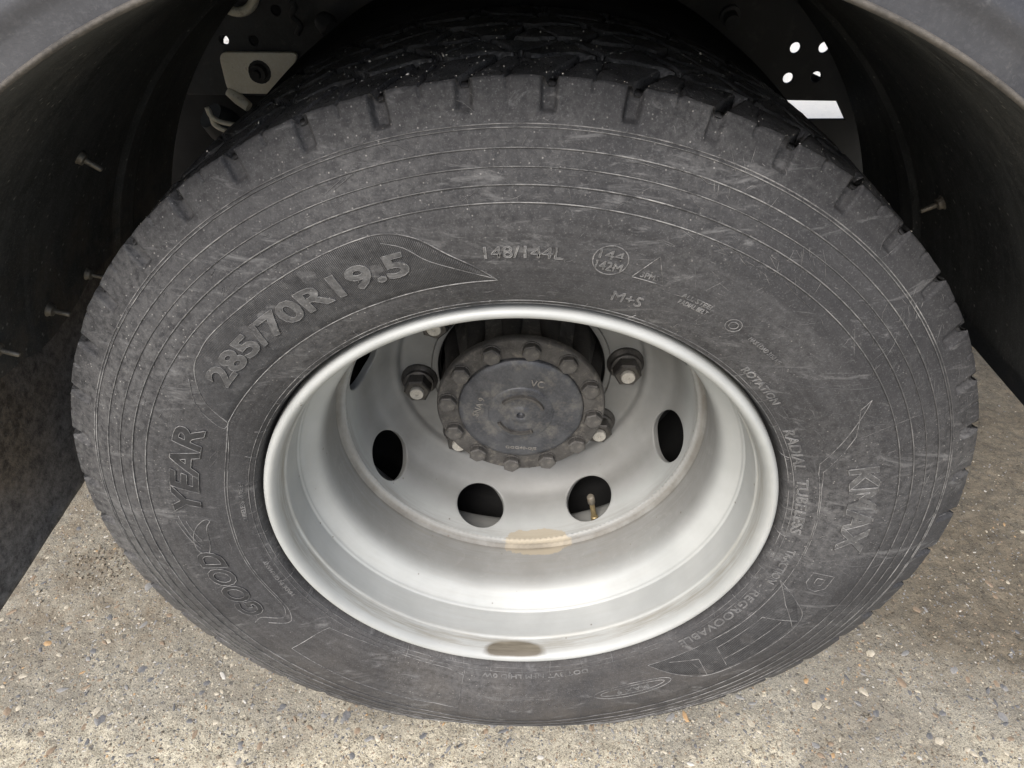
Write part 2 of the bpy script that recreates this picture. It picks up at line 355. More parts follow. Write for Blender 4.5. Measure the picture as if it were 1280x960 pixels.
def join(*parts):
    V, F = [], []
    for v, f in parts:
        b = len(V); V += [tuple(q) for q in v]; F += [tuple(i+b for i in t) for t in f]
    return V, F
def plate(name, outer, holes, y0, th, mat, parent, bev=.0015):   # 2-D curve with real holes, extruded along y
    cu_ = bpy.data.curves.new(name, 'CURVE'); cu_.dimensions = '2D'; cu_.fill_mode = 'BOTH'; cu_.extrude = th/2-bev; cu_.bevel_depth = bev; cu_.bevel_resolution = 1
    for poly in [outer]+holes:
        s = cu_.splines.new('POLY'); s.points.add(len(poly)-1); s.use_cyclic_u = True
        for p_, (a, b) in zip(s.points, poly): p_.co = (a, b, 0, 1)
    o = bpy.data.objects.new(name, cu_); C.objects.link(o); bpy.context.view_layer.update()
    me = bpy.data.meshes.new_from_object(o.evaluated_get(bpy.context.evaluated_depsgraph_get())); bpy.data.objects.remove(o)
    me.transform(Matrix(((1,0,0,0),(0,0,-1,y0+th/2),(0,1,0,0),(0,0,0,1)))); me.materials.clear(); me.materials.append(mat); me.name = name
    me.set_sharp_from_angle(angle=R(35))
    return link(bpy.data.objects.new(name, me), parent)
def circ(cx, cz, r, n=20, sx=1, rot=0): return [(cx+r*sx*math.cos(2*math.pi*i/n+rot), cz+r*math.sin(2*math.pi*i/n+rot)) for i in range(n)]
def rounded(pts, r=.006, k=4):
    out = []; n = len(pts)
    for i in range(n):
        a, b, c = (Vector(pts[j % n]) for j in (i-1, i, i+1)); u = (a-b).normalized(); v = (c-b).normalized()
        q = min(r, (a-b).length*.45, (c-b).length*.45)
        for t in np.linspace(0, 1, k): out.append(tuple((b+u*q)*(1-t)**2+b*2*t*(1-t)+(b+v*q)*t*t))
    return out

# ---------------------------------------------------------------- tyre surface
PR = np.array([(.2500,.026),(.2570,.020),(.2630,.0150),(.2652,.0060),(.2682,-.0040),(.278,-.0105),(.290,-.0150),(.310,-.0205),(.330,-.0240),(.350,-.0255),(.370,-.0240),(.390,-.0200),(.405,-.0150),(.412,-.0120),(.420,-.0085),(.432,-.0035),(.4390,0.),(.4402,.0016)])
PRs = spline(PR, 10)
def prof(r): return np.interp(r, PRs[:,0], PRs[:,1])
def S(r, th, y=None, h=0.):
    r = np.asarray(r, float); s = -np.sin(th)
    d = .44-.42/np.maximum(s, .5); d = np.where(s > .9, .5*(d+np.sqrt(d*d+1e-6)), 0)
    t = np.clip((r-.26)/.18, 0, 1.1)
    mirror = 1. if y is None else np.cos(np.pi*np.clip(np.asarray(y)/.232, 0, 1))
    yy = (prof(r)-h if y is None else y)-d*.45*np.sin(np.pi*np.clip(t, 0, 1))*mirror
    r2 = r-d*t
    return np.stack([r2*np.cos(th), yy+0*r2, np.maximum(r2*np.sin(th), -ZC+.0005)], -1)
PITCH = 360/47; PH0 = 88.4
def ramp01(x, w=.0013): return np.clip(x/w+.5, 0, 1)
def groove(th, r, y):                           # depth below the uncut surface
    deg = np.degrees(th); d = np.zeros(np.broadcast(th, r, y).shape); arc = R(PITCH)*.44
    def lat(ph, slope, y_, hw, amp=0): 
        f = (deg-PH0)/PITCH+ph; f = f-np.round(f+slope*y_/arc)
        return ramp01(hw-np.abs(f*arc+slope*y_))
    # shoulder notches: cut into the flat shoulder face and on into the tread
    f = (deg-PH0)/PITCH; k = np.round(f); wob = .0010*np.sin(k*2.7)
    a = (f-k)*arc+wob
    shoulder = (r > .40)*np.clip((r-.4190-.0012*np.sin(k*1.9))/.0035, 0, 1)*(y < .0016)
    d = np.maximum(d, (.0062+.0012*np.sin(k*4.1))*ramp01(.0052+.0006*np.sin(k*3.3)-np.abs(a), .0022)*shoulder)
    tr = (y >= .0016)*(r > .41)
    d = np.maximum(d, .0095*lat(0, .55, y, .0034)*tr*(y < .050)*np.clip(.45+y/.012, 0, 1))
    d = np.maximum(d, .004*lat(.5, .25, y+.004*np.sin(y*260), .0008)*tr*(y < .040))
    d = np.maximum(d, .0022*ramp01(.0008-np.abs(((f+.5)-np.round(f+.5))*arc), .0012)*(r > .433)*(y < .0016))
    z = np.sin(R(1)*0+deg*2*np.pi/PITCH)*.004
    for y0, hw in ((.048,.0034),(.094,.0032),(.138,.0032),(.184,.0034)):
        d = np.maximum(d, .0105*ramp01(hw-np.abs(y-y0-z))*tr)
    for j, (lo, hi) in enumerate(((.048,.094),(.094,.138),(.138,.184),(.184,.232))):
        inb = tr*(y >= lo)*(y < hi)
        d = np.maximum(d, .009*lat(.3+.37*j, (-.7,.5,-.6,-.4)[j], y, .0034)*inb)
        d = np.maximum(d, .005*lat(.8+.37*j, (.9,-.6,.8,.3)[j], y, .0010)*inb)
    return d
NTH = 47*46
th_t = np.linspace(0, 2*np.pi, NTH, endpoint=False)
def tyre_piece(name, rr, yy, mat, parent, front):
    T = th_t[:,None]; r = rr[None,:]+0*T; y = yy[None,:]+0*T; T = T+0*r
    g = groove(T, r, y) if front is not None else 0*r
    tread = (y > .0014) & (r > .41)
    rn = r-np.where(tread, g, g*.35); yn = y+np.where(tread, 0, g)
    P = np.stack([rn*np.cos(T), yn, rn*np.sin(T)], -1)
    wear = vnoise(P, 55, 1)*.0005+vnoise(P, 160, 2)*.00025
    e = np.clip((rn-.405)/.03, 0, 1); rn = rn+wear*e*1.3+vnoise(P, 22, 4)*.0008*e; yn = yn+wear*(.4+e)
    Pn = S(np.where(rn < .2501, rn, rn), T, yn)
    o = mk(name, Pn.reshape(-1,3), grid_faces(NTH, len(rr)), mat, parent)
    return o

# ---------------------------------------------------------------- the wheel
wheel = thing('truck_wheel', 'big grey truck wheel with deep silver rim standing on the concrete', 'wheel', (0,.116,0))
# front sidewall samples
rs_ = np.unique(np.r_[np.linspace(.2500,.412,96), np.linspace(.412,.4402,34)])
sy = prof(rs_)
for q, hgt in ((.4118,.0005),(.3985,.0005),(.387,.0004),(.375,.0005),(.363,.0004)):   # shallow terraces between the rings
    sy = sy+hgt*np.clip((q-rs_)/.0012+.5, 0, 1)*np.exp(-np.clip(q-rs_, 0, None)/.006)
tyre = tyre_piece('tyre', rs_, sy, MR, wheel, True)
ty = np.unique(np.r_[.0016, np.linspace(.0016,.06,44), np.linspace(.06,.232-.0016,70)])
crown = .4402+.0035*(1-((ty-.116)/.1144)**2)
tread = tyre_piece('tread', crown, ty, MT, tyre, True)
rb_ = np.linspace(.2500,.4402,40); yb = .232-prof(rb_)
T = np.linspace(0, 2*np.pi, 256, endpoint=False)[:,None]
Pb = S(rb_[None,:]+0*T, T+0*rb_[None,:], (yb[None,:]+0*T)); mk('inner_sidewall', Pb.reshape(-1,3), grid_faces(256, 40)[:, ::-1], MH, tyre)

# lines moulded into the sidewall, given as (angle in degrees, radius)
def arc_line(pts, step=.002, h=0.0002, closed=False):
    P = list(pts)+([pts[0]] if closed else []); out = []
    for (a0, r0), (a1, r1) in zip(P[:-1], P[1:]):
        n = max(2, int(math.hypot(R(a1-a0)*r0, r1-r0)/step)); t = np.linspace(0, 1, n, endpoint=False)
        out += [(a0+(a1-a0)*q, r0+(r1-r0)*q) for q in t]
    out.append(P[-1]); A = np.array(out); return S(A[:,1], np.radians(A[:,0]), None, h)
def ridge(name, lines, rad, mat=None, k=5, stuff=False):
    V, F = tubes(lines, rad, k); o = mk(name, V, F, mat or (MLE if name in ('moulded_outline', 'winged_foot_emblem') else ME), tyre)
    if stuff: o['kind'] = 'stuff'
    return o
for r_, rad in ((.4130,.0005),(.4108,.00045),(.3988,.00055),(.3870,.00035),(.3752,.00055),(.3628,.0005),(.2735,.00035),(.2692,.0004)):
    ridge('moulded_ring', [arc_line([(a, r_) for a in range(0, 361, 3)], .004, 0.0003)], rad, k=5)
sm = lambda pts, k=5: [tuple(q) for q in spline(pts, k)]
patch_in = [(151,.3010),(140,.2990),(127,.2975),(113,.2967),(104,.2969),(94.2,.2969)]
patch_out = sm([(94.2,.2969),(97,.3110),(100.3,.3256),(103.6,.3433),(107.1,.3527),(111.1,.354),(118,.3525),(124,.3515),(129.3,.3509),(135.9,.3517),(139,.350),(142.5,.3455),(147.4,.3269),(151,.3010)])
ridge('moulded_outline', [arc_line(patch_in+patch_out[1:])], .00045)
ridge('moulded_outline', [arc_line(sm([(94.5,.2985),(98.5,.3080),(103,.3225),(105.5,.338),(108,.3465)]))], .0003)
ridge('moulded_outline', [arc_line(sm([(144.5,.3455),(149,.330),(152.5,.305),(151.5,.300)]))], .0003)
ridge('moulded_outline', [arc_line(sm([(151,.3010),(160,.2945),(175,.2940),(190,.2965),(204,.2955),(208,.3000),(209,.3090),(206.5,.3250),(207,.3370)])), arc_line(sm([(152,.3000),(160,.2922),(175,.2918),(190,.2945),(205,.2935),(210,.3000),(211,.3090),(208.5,.3250)]))], .0004)
ridge('moulded_outline', [arc_line([(33.3,.3512),(29.7,.3340),(21.6,.2965),(19,.2945)]+[(a, .2950) for a in range(15,-31,-5)]+[(-40,.2925),(-56,.2905)]), arc_line([(33.3,.3512),(32.2,.3400),(27,.3300),(19.4,.2985),(15,.2965),(5,.2965),(-5,.2965)])], .0004)
ridge('moulded_outline', [arc_line(sm([(-56,.2905),(-51,.3190),(-45.1,.3389),(-33,.343),(-21.5,.3399),(-17,.3180),(-13.3,.2902)])), arc_line([(-22,.3380),(-25,.3050),(-39,.3050),(-41,.3350)]), arc_line([(-46,.3360),(-44.5,.3080),(-51,.2960)]), arc_line([(-24,.3250),(-40,.3240)]), arc_line([(-13.3,.2902),(-19,.3120),(-24,.3400),(-21,.352)])], .00038)
ridge('moulded_outline', [arc_line(sm([(-142.5,.337),(-142,.300),(-141.1,.2841)],3)+[(-132,.2790),(-121.4,.2760),(-108,.2780),(-103.4,.2830),(-102.7,.3394),(-115,.3420),(-128,.3416),(-142.5,.337)])], .0004)
def oval(ca, cr_, da, dr, n=40): return [(ca+da*math.cos(2*math.pi*i/n), cr_+dr*math.sin(2*math.pi*i/n)) for i in range(n)]
ridge('moulded_outline', [arc_line(oval(-62.4,.3205,9.2,.0105), closed=True), arc_line(oval(-62.4,.3200,7.6,.0062), closed=True)], .0004)
ridge('moulded_outline', [arc_line(oval(79.0,.3238,2.35,.0128), closed=True)], .0005)
ridge('moulded_outline', [arc_line([(75.4,.3140),(70.8,.3140),(73.2,.3370)], closed=True)], .0004)
ridge('moulded_outline', [arc_line(oval(57.8,.3086,1.25,.0062,24), closed=True), arc_line(oval(57.8,.3086,.7,.0034,20), closed=True)], .0004)
ridge('moulded_outline', [arc_line([(-8.2,.3135),(-8.0,.3350),(-11.6,.3345),(-13.0,.3270),(-12.8,.3190),(-11.2,.3130)], closed=True), arc_line([(-9.4,.3205),(-9.3,.3285),(-11.0,.3280),(-11.4,.3240),(-11.0,.3205)], closed=True)], .0005)
ridge('bead_tick', [arc_line([(a+random.uniform(-1,1), .2655), (a+random.uniform(-1,1), random.uniform(.272,.281))], h=.0001) for a in range(0, 360, 8)], .0003, stuff=True)

# surface pieces bent onto the sidewall (flat shape in u,v -> angle,radius)
def bend_mesh(me, th0, rb, h, name, mat, parent=None, base=-.0006, cell=.004):
    """me: flat filled 2-D mesh (u along, v up). Sliced, raised by h, given side walls."""
    bm = bmesh.new(); bm.from_mesh(me)
    bmesh.ops.remove_doubles(bm, verts=bm.verts, dist=1e-6)
    xs = [v.co.x for v in bm.verts]; ys = [v.co.y for v in bm.verts]
    for ax, lo, hi in ((0, min(xs), max(xs)), (1, min(ys), max(ys))):
        n = int((hi-lo)/cell)
        for i in range(1, n+1):
            p_ = [0,0,0]; p_[ax] = lo+(hi-lo)*i/(n+1); nn = [0,0,0]; nn[ax] = 1
            bmesh.ops.bisect_plane(bm, geom=bm.verts[:]+bm.edges[:]+bm.faces[:], plane_co=p_, plane_no=nn)
    V2 = np.array([v.co[:2] for v in bm.verts]); F = [tuple(v.index for v in f.verts) for f in bm.faces]
    bm.verts.index_update(); F = [tuple(v.index for v in f.verts) for f in bm.faces]
    B = [(e.verts[0].index, e.verts[1].index, e.link_faces[0]) for e in bm.edges if len(e.link_faces) == 1]
    B2 = []
    for a, b, f in B:
        vs = [v.index for v in f.verts]; i = vs.index(a)
        B2.append((a, b) if vs[(i+1) % len(vs)] == b else (b, a))
    bm.free()
    th = th0-V2[:,0]/rb; rr = rb+V2[:,1]
    top = S(rr, th, None, h); bot = S(rr, th, None, base); n = len(V2)
    # side walls get their own vertices, so that the edge stays crisp
    V = np.vstack([top, top, bot]); FF = list(F)+[(a+n, a+2*n, b+2*n, b+n) for a, b in B2]
    o = mk(name, V, FF, mat, parent or tyre, True)
    return o, V2, B2
def text_mesh(body, height, width=None, shear=0, offset=0., space=1.0):
    fc = bpy.data.curves.new('lettering', 'FONT'); fc.body = body; fc.size = 1; fc.align_x = 'CENTER'; fc.resolution_u = 3; fc.shear = shear; fc.offset = offset; fc.space_character = space
    o = bpy.data.objects.new('lettering', fc); C.objects.link(o); bpy.context.view_layer.update()
    me = bpy.data.meshes.new_from_object(o.evaluated_get(bpy.context.evaluated_depsgraph_get())); bpy.data.objects.remove(o)
    co = np.array([v.co[:] for v in me.vertices]); lo, hi = co.min(0), co.max(0)
    s_y = height/(hi[1]-lo[1]); s_x = (width/(hi[0]-lo[0])) if width else s_y
    co[:,0] = (co[:,0]-(lo[0]+hi[0])/2)*s_x; co[:,1] = (co[:,1]-(lo[1]+hi[1])/2)*s_y; co[:,2] = 0
    me.vertices.foreach_set('co', co.ravel()); return me
def wheel_text(body, a0, a1, rc, height, h=.0007, edge=.0003, mat=None, shear=0, offset=.0, cell=.005, space=1.0, name='raised_lettering'):
    """text that runs clockwise from angle a0 to a1 with its foot toward the axle"""
    thc = R((a0+a1)/2); width = R(abs(a0-a1))*rc
    me = text_mesh(body, height, width, shear, offset, space)
    o, V2, B2 = bend_mesh(me, thc, rc, h, name, mat or ML, cell=cell)
    if edge:
        nxt = dict(B2); seen = set(); L = []
        for a in list(nxt):
            if a in seen: continue
            loop = [a]; seen.add(a); b = nxt[a]
            while b != a and b in nxt and b not in seen: loop.append(b); seen.add(b); b = nxt[b]
            loop.append(loop[0]); q = V2[loop]; L.append(S(rc+q[:,1], thc-q[:,0]/rc, None, h))
        V, F = tubes(L, edge, 4); mk('letter_edge', V, F, MLE, tyre)
    return o
wheel_text('285/70R19.5', 143.0, 105.8, .3255, .0215, .0013, .00022, MB, 0, .028)
wheel_text('GOOD', 205.2, 185.2, .3265, .0255, .0011, .00038, MH, .25, .030)
wheel_text('YEAR', 174.0, 153.8, .3285, .0255, .0011, .00038, MH, .25, .030)
wheel_text('KMAX', 19.8, -.8, .3320, .0255, .0011, .00045, MB, 0, .035)
wheel_text('148/144L', 95.6, 85.2, .3238, .0105, .0006, .00028, ML)
wheel_text('144', 80.7, 77.5, .3288, .0078, .0006, .00025, ML)
wheel_text('142M', 80.8, 77.2, .3188, .0078, .0006, .00025, ML)
wheel_text('3PMS', 74.4, 71.8, .3185, .0050, .0005, .0002, ML)
wheel_text('M+S', 76.7, 71.9, .2920, .0100, .0006, .00028, ML)
wheel_text('ALL STEEL', 67.5, 62.2, .3125, .0042, .0004, .0002, ML)
wheel_text('RADIAL BELT', 67.3, 62.4, .3062, .0042, .0004, .0002, ML)
wheel_text('MAX LOAD 3150 KG', 54.2, 47.0, .3075, .0040, .0004, .0002, ML)
wheel_text('ROTATION', 49.2, 38.6, .2825, .0072, .0006, .00025, ML)
wheel_text('RADIAL', 31.2, 19.9, .2795, .0095, .0007, .00028, ML)
wheel_text('TUBELESS', 17.3, 1.2, .2805, .0095, .0007, .00028, ML)
wheel_text('TRACTION', -3.8, -15.2, .2840, .0080, .0006, .00028, ML)
wheel_text('- REGROOVABLE', -16.8, -45.4, .2795, .0080, .0006, .00028, ML)
wheel_text('DOT 3VT NFM LHJD 0W', -71.0, -98.6, .2775, .0065, .0005, .00025, ML)
wheel_text('MAX 9', -58.6, -66.2, .3200, .0065, .0005, .00025, ML)
for rr_ in (.2800,):
    wheel_text('MADE IN GERMANY', 205, 192, rr_, .0040, .0003, .0002, ML); wheel_text('TUBELESS TYRE E4', 179, 167, rr_, .0040, .0003, .0002, ML)
# rough stippled field beside the code
dots = []
for _ in range(330):
    a, r_ = random.uniform(-99,-72), random.uniform(.303,.330); dots.append(arc_line([(a, r_), (a+random.uniform(.08,.3), r_+random.uniform(-.001,.001))], h=.0001))
ridge('stippled_field', dots, .00035, stuff=True)
# winged emblem between the two halves of the name
wing = [[(186.4,.3270),(184.5,.3215),(182.5,.3190),(180.5,.3180),(178.5,.3160),(177.2,.3120),(176.6,.3150),(177.6,.3225),(179.4,.3290),(181.6,.3330),(184.4,.3340),(186.4,.3270)], [(184.2,.3300),(182.2,.3350),(179.4,.3395),(176.6,.3430)], [(183.6,.3275),(181.2,.3330),(178.0,.3370),(175.4,.3395)], [(182.2,.3250),(179.6,.3300),(176.8,.3335)]]
ridge('winged_foot_emblem', [arc_line(sm(q)) for q in wing], .0005)

# hatched fields: a thin skin with fine ribs
def hatched(poly, name='hatched_field', step=.35, lo=.2985):
    """poly: closed list of (angle, radius); filled by radial rib strips"""
    A = np.array(poly); amin, amax = A[:,0].min(), A[:,0].max(); L = []
    for a in np.arange(amin+step, amax, step):
        rs = []
        for (x0, y0), (x1, y1) in zip(poly, poly[1:]+poly[:1]):
            if (x0-a)*(x1-a) < 0: rs.append(y0+(y1-y0)*(a-x0)/(x1-x0))
        rs.sort()
        for r0, r1 in zip(rs[::2], rs[1::2]):
            if r1-r0 > .003: L.append(arc_line([(a, r0+.001), (a+.35, r1-.001)], .005, .00005))
    V, F = tubes(L, .0003, 4); o = mk(name, V, F, MB, tyre); o['kind'] = 'stuff'
hatched(patch_in+patch_out[1:-1], step=.24)
hatched([(-56,.2915),(-51,.3190),(-45.1,.3380),(-33,.342),(-22,.3390),(-17,.3180),(-14.3,.2915)], step=.4)
def field(poly, h, mat, name):
    cu_ = bpy.data.curves.new(name, 'CURVE'); cu_.dimensions = '2D'; cu_.fill_mode = 'BOTH'; s = cu_.splines.new('POLY'); s.points.add(len(poly)-1); s.use_cyclic_u = True
    ac = sum(a for a, _ in poly)/len(poly); rc = .32
    for p_, (a, r_) in zip(s.points, poly): p_.co = (-R(a-ac)*rc, r_-rc, 0, 1)
    o = bpy.data.objects.new(name, cu_); C.objects.link(o); bpy.context.view_layer.update()
    me = bpy.data.meshes.new_from_object(o.evaluated_get(bpy.context.evaluated_depsgraph_get())); bpy.data.objects.remove(o)
    return bend_mesh(me, R(ac), rc, h, name, mat, cell=.006)[0]
field([tuple(q) for q in patch_in+patch_out[1:-1]], .00012, MH, 'size_panel')
field([(-56,.2915),(-51,.3190),(-45.1,.3380),(-33,.342),(-22,.3390),(-17,.3180),(-14.3,.2915)], .00012, MH, 'corner_panel')

# scratches and scuffs on the sidewall
L1, L2 = [], []
for i in range(420):
    a = random.uniform(-60, 215) if i % 3 else random.uniform(-10, 70); r_ = random.uniform(.268,.432); ln = math.exp(random.uniform(math.log(.003), math.log(.034)))
    d = random.gauss(0, .9)+(.0 if random.random() < .5 else 1.2); da = math.degrees(math.cos(d)*ln/r_); dr = math.sin(d)*ln*.7
    r1 = min(max(r_+dr, .266), .434); cv = random.uniform(-.15,.15)*ln
    (L1 if random.random() < .8 else L2).append(arc_line([(a, r_), (a+da*.5, (r_+r1)/2+cv), (a+da, r1)], .003, 0.00002))
L2 += [arc_line(sm([(47.5,.2900),(43,.3020),(39,.3230),(36,.3480),(34.8,.3700)]), h=.0001), arc_line(sm([(26.5,.3330),(27.2,.3560),(27.0,.3850),(26.2,.3980)]), h=.0001),
        arc_line([(112,.3900),(108.6,.3980)], h=.0001), arc_line([(111,.3900),(107,.3995)], h=.0001)]
for (ca, rc_, n_) in ((73,.347,10),(65,.352,14),(56,.372,12),(31,.398,16),(20,.402,14),(12,.396,10),(112,.392,8),(60,.362,10),(40,.405,10),(150,.345,8),(88,.372,6),(24,.418,14),(128,.372,8),(70,.402,8),(-4,.415,8),(196,.34,6)):
    d0 = random.uniform(-.5, 1.2)
    for _ in range(n_):
        a = ca+random.gauss(0, 1.8); r_ = min(max(rc_+random.gauss(0, .008), .27), .43); ln = random.uniform(.004,.016); d = d0+random.gauss(0,.25)
        L1.append(arc_line([(a, r_), (a+math.degrees(math.cos(d)*ln/r_), min(.432, r_+math.sin(d)*ln*.8))], .003, .00003))
V, F = tubes(L1, .00019, 3, True); o = mk('scratch', V, F, ME, tyre); o['kind'] = 'stuff'
V, F = tubes(L2, .00026, 3, True); o = mk('scratch', V, F, ME, tyre); o['kind'] = 'stuff'

# ---- rim
rimp = spline([(.2612,.2235),(.2605,.2300),(.2585,.2310),(.2550,.2290),(.2480,.2215),(.2445,.212),(.2430,.196),(.2425,.182),(.2380,.1760),(.2260,.1715),(.2205,.1650)], 5).tolist()
rimp += [(.2195,.158),(.2195,.150),(.2193,.1475)]
rimp += spline([(.2193,.1475),(.2195,.130),(.2197,.112),(.2203,.098),(.2210,.089),(.2225,.0820),(.2250,.0765),(.2290,.0715),(.2350,.0660),(.2395,.0615),(.2410,.0585),(.2424,.0565),(.2427,.0545),(.2428,.0520)], 6)[1:].tolist()
rimp += spline([(.2428,.0520),(.2436,.042),(.2442,.033),(.2446,.0250),(.2452,.0222),(.2466,.0200),(.2474,.0155),(.2482,.0100),(.2492,.0050),(.2508,.0005),(.2532,-.0028),(.2562,-.0042),(.2590,-.0034),(.2612,-.0004),(.2620,.0050),(.2620,.0180)], 6)[1:].tolist()
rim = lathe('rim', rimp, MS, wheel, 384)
# weld fillet that joins disc and barrel
wv = []; n = 720
wp_ = spline([(.2098,.1520),(.2112,.1492),(.2140,.1478),(.2170,.1462),(.2196,.1425)], 4); tw = np.linspace(0, 2*np.pi, n, endpoint=False)[:,None]
rip = .0004*np.sin(tw*190+2*np.sin(tw*7))
Vw = np.stack([(wp_[None,:,0]+rip)*np.cos(tw), wp_[None,:,1]-rip+0*tw, (wp_[None,:,0]+rip)*np.sin(tw)], -1).reshape(-1,3)
mk('weld_seam', Vw, grid_faces(n, len(wp_)), MS, rim)
# disc with eight hand holes
dp = spline([(.1108,.2650),(.1112,.2630),(.1130,.2622),(.135,.2621),(.150,.2620),(.1545,.2620),(.1580,.2616),(.1604,.2598),(.1620,.2562),(.1636,.2530),(.1665,.2505),(.1715,.2475),(.1780,.2412),(.1855,.2325),(.1940,.2220),(.2005,.2060),(.2050,.1890),(.2082,.1720),(.2092,.1620),(.2098,.1520)], 8)
dd = np.r_[0, np.cumsum(np.hypot(*np.diff(dp, axis=0).T))]
def DP(s): return np.interp(s, dd, dp[:,0]), np.interp(s, dd, dp[:,1])
sc_ = np.interp(.1985, dp[::-1,1], dd[::-1]); HR = .0350; s0, s1 = sc_-.0405, sc_+.0405
def D3(s, th, off=0.):
    r_, y = DP(s); e = 5e-4; r1, y1 = DP(s+e); r0, y0 = DP(s-e); tx, ty_ = r1-r0, y1-y0; l = np.hypot(tx, ty_)+1e-12
    r_ = r_+off*(-ty_/l)*1.0; y = y+off*(tx/l)
    return np.stack([r_*np.cos(th), y, r_*np.sin(th)], -1)
NC, NS, NRG = 36, 20, 9; V, F = [], []
def add(Vn, Fn):
    b = sum(len(q) for q in V); V.append(Vn); F.extend([tuple(i+b for i in f) for f in Fn])
cols = np.linspace(0, 2*np.pi, NC*8, endpoint=False)+R(29.5-22.5)
for sl_, sign in ((np.linspace(0, s0, 40), 1), (np.linspace(s1, dd[-1], 14), 1)):
    for off, flip in ((0, False), (.009, True)):
        P = D3(sl_[None,:]+0*cols[:,None], cols[:,None]+0*sl_[None,:], off).reshape(-1,3); f = grid_faces(len(cols), len(sl_)); add(P, f[:, ::-1] if flip else f)
for kk in range(8):
    tc = R(29.5+45*kk); rm = DP(sc_)[0]; bnd = []
    hw = R(22.5)
    for i in range(NC): bnd.append((-hw+2*hw*i/NC, s0))
    for i in range(NS): bnd.append((hw, s0+(s1-s0)*i/NS))
    for i in range(NC): bnd.append((hw-2*hw*i/NC, s1))
    for i in range(NS): bnd.append((-hw, s1-(s1-s0)*i/NS))
    b_ = np.array(bnd); u = b_[:,0]*rm; v = b_[:,1]-sc_; an = np.arctan2(v, u); nb = len(bnd)
    for off in (0, .009):
        pts = []
        for q in np.linspace(0, 1, NRG)**1.3:
            uu = HR*np.cos(an)*(1-q)+u*q; vv = HR*np.sin(an)*(1-q)+v*q
            rloc = DP(sc_+vv)[0]; blend = q; den = rloc*(1-blend)+rm*blend
            pts.append(D3(sc_+vv, tc+uu/den, off))
        Vn = np.concatenate(pts); Fn = [(i*nb+j, i*nb+(j+1)%nb, (i+1)*nb+(j+1)%nb, (i+1)*nb+j) for i in range(NRG-1) for j in range(nb)]
        add(Vn, Fn if off == 0 else [f[::-1] for f in Fn])
    wall = [D3(sc_+(HR-dq)*np.sin(an), tc+(HR-dq)*np.cos(an)/DP(sc_+HR*np.sin(an))[0], o_) for o_, dq in ((0,0),(.0006,.0008),(.0022,.0010),(.009,.0010))]
    add(np.concatenate(wall), [(i*nb+j, i*nb+(j+1)%nb, (i+1)*nb+(j+1)%nb, (i+1)*nb+j) for i in range(3) for j in range(nb)])
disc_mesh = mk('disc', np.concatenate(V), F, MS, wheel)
bm = bmesh.new(); bm.from_mesh(disc_mesh.data); bmesh.ops.remove_doubles(bm, verts=bm.verts, dist=2e-5); bmesh.ops.recalc_face_normals(bm, faces=bm.faces); bm.to_mesh(disc_mesh.data); bm.free()
disc_mesh.data.set_sharp_from_angle(angle=R(50))

# valve
t0, t1 = Vector((.113,.196,-.226)), Vector((.1008,.195,-.168)); ax = (t1-t0).normalized()
def rod(name, p0, p1, prof_, mat, parent, n=16):
    p0, p1 = Vector(p0), Vector(p1); d = (p1-p0); L_ = d.length; q = d.to_track_quat('Z', 'Y'); V, F = [], []
    for t, r_ in prof_:
        for j in range(n): V.append(p0+q @ Vector((r_*math.cos(2*math.pi*j/n), r_*math.sin(2*math.pi*j/n), t*L_)))
    m_ = len(prof_)
    for i in range(m_-1):
        for j in range(n): F.append((i*n+j, i*n+(j+1)%n, (i+1)*n+(j+1)%n, (i+1)*n+j))
    F.append(tuple(range(n))[::-1]); F.append(tuple((m_-1)*n+j for j in range(n)))
    return mk(name, V, F, mat, parent, True, sharp=40)
vs = rod('valve_stem', t0, t1, [(0,.0055),(.3,.0052),(.32,.0040),(.78,.0036),(.80,.0036)], M_brass, wheel)
rod('valve_cap', t0+ax*.046, t1+ax*.002, [(0,.0044),(.1,.0054),(.85,.0054),(1,.0038)], M_screw, vs)

# wheel nuts
def hexring(r_, y, rot=0, n=6): return [(r_*math.cos(R(60*i)+rot), y, r_*math.sin(R(60*i)+rot)) for i in range(n)]
def nut_mesh():
    V, F = [], []
    prof_ = [(.0245,0),(.0245,-.0030),(.0235,-.0045),(.0205,-.0075),(.0200,-.0120),(.0186,-.0128)]
    n = 36
    for r_, y in prof_: V += [(r_*math.cos(2*math.pi*j/n), y, r_*math.sin(2*math.pi*j/n)) for j in range(n)]
    for i in range(len(prof_)-1): F += [(i*n+j, i*n+(j+1)%n, (i+1)*n+(j+1)%n, (i+1)*n+j) for j in range(n)]
    F.append(tuple((len(prof_)-1)*n+j for j in range(n)))
    b = len(V); V += hexring(.0185,-.0120)+hexring(.0180,-.0270)+hexring(.0155,-.0292)+hexring(.0110,-.0292)
    for i in range(3): F += [(b+i*6+j, b+i*6+(j+1)%6, b+(i+1)*6+(j+1)%6, b+(i+1)*6+j) for j in range(6)]
    F.append(tuple(b+18+j for j in range(6)))
    return V, F
def stud_mesh():
    V, F = [], []; n = 24; prof_ = [(.0092,-.028),(.0092,-.0330),(.0084,-.0342),(.0024,-.0342),(.0018,-.0332),(.0001,-.0330)]
    for r_, y in prof_: V += [(r_*math.cos(2*math.pi*j/n), y, r_*math.sin(2*math.pi*j/n)) for j in range(n)]
    for i in range(len(prof_)-1): F += [(i*n+j, i*n+(j+1)%n, (i+1)*n+(j+1)%n, (i+1)*n+j) for j in range(n)]
    return V, F
nut0 = None
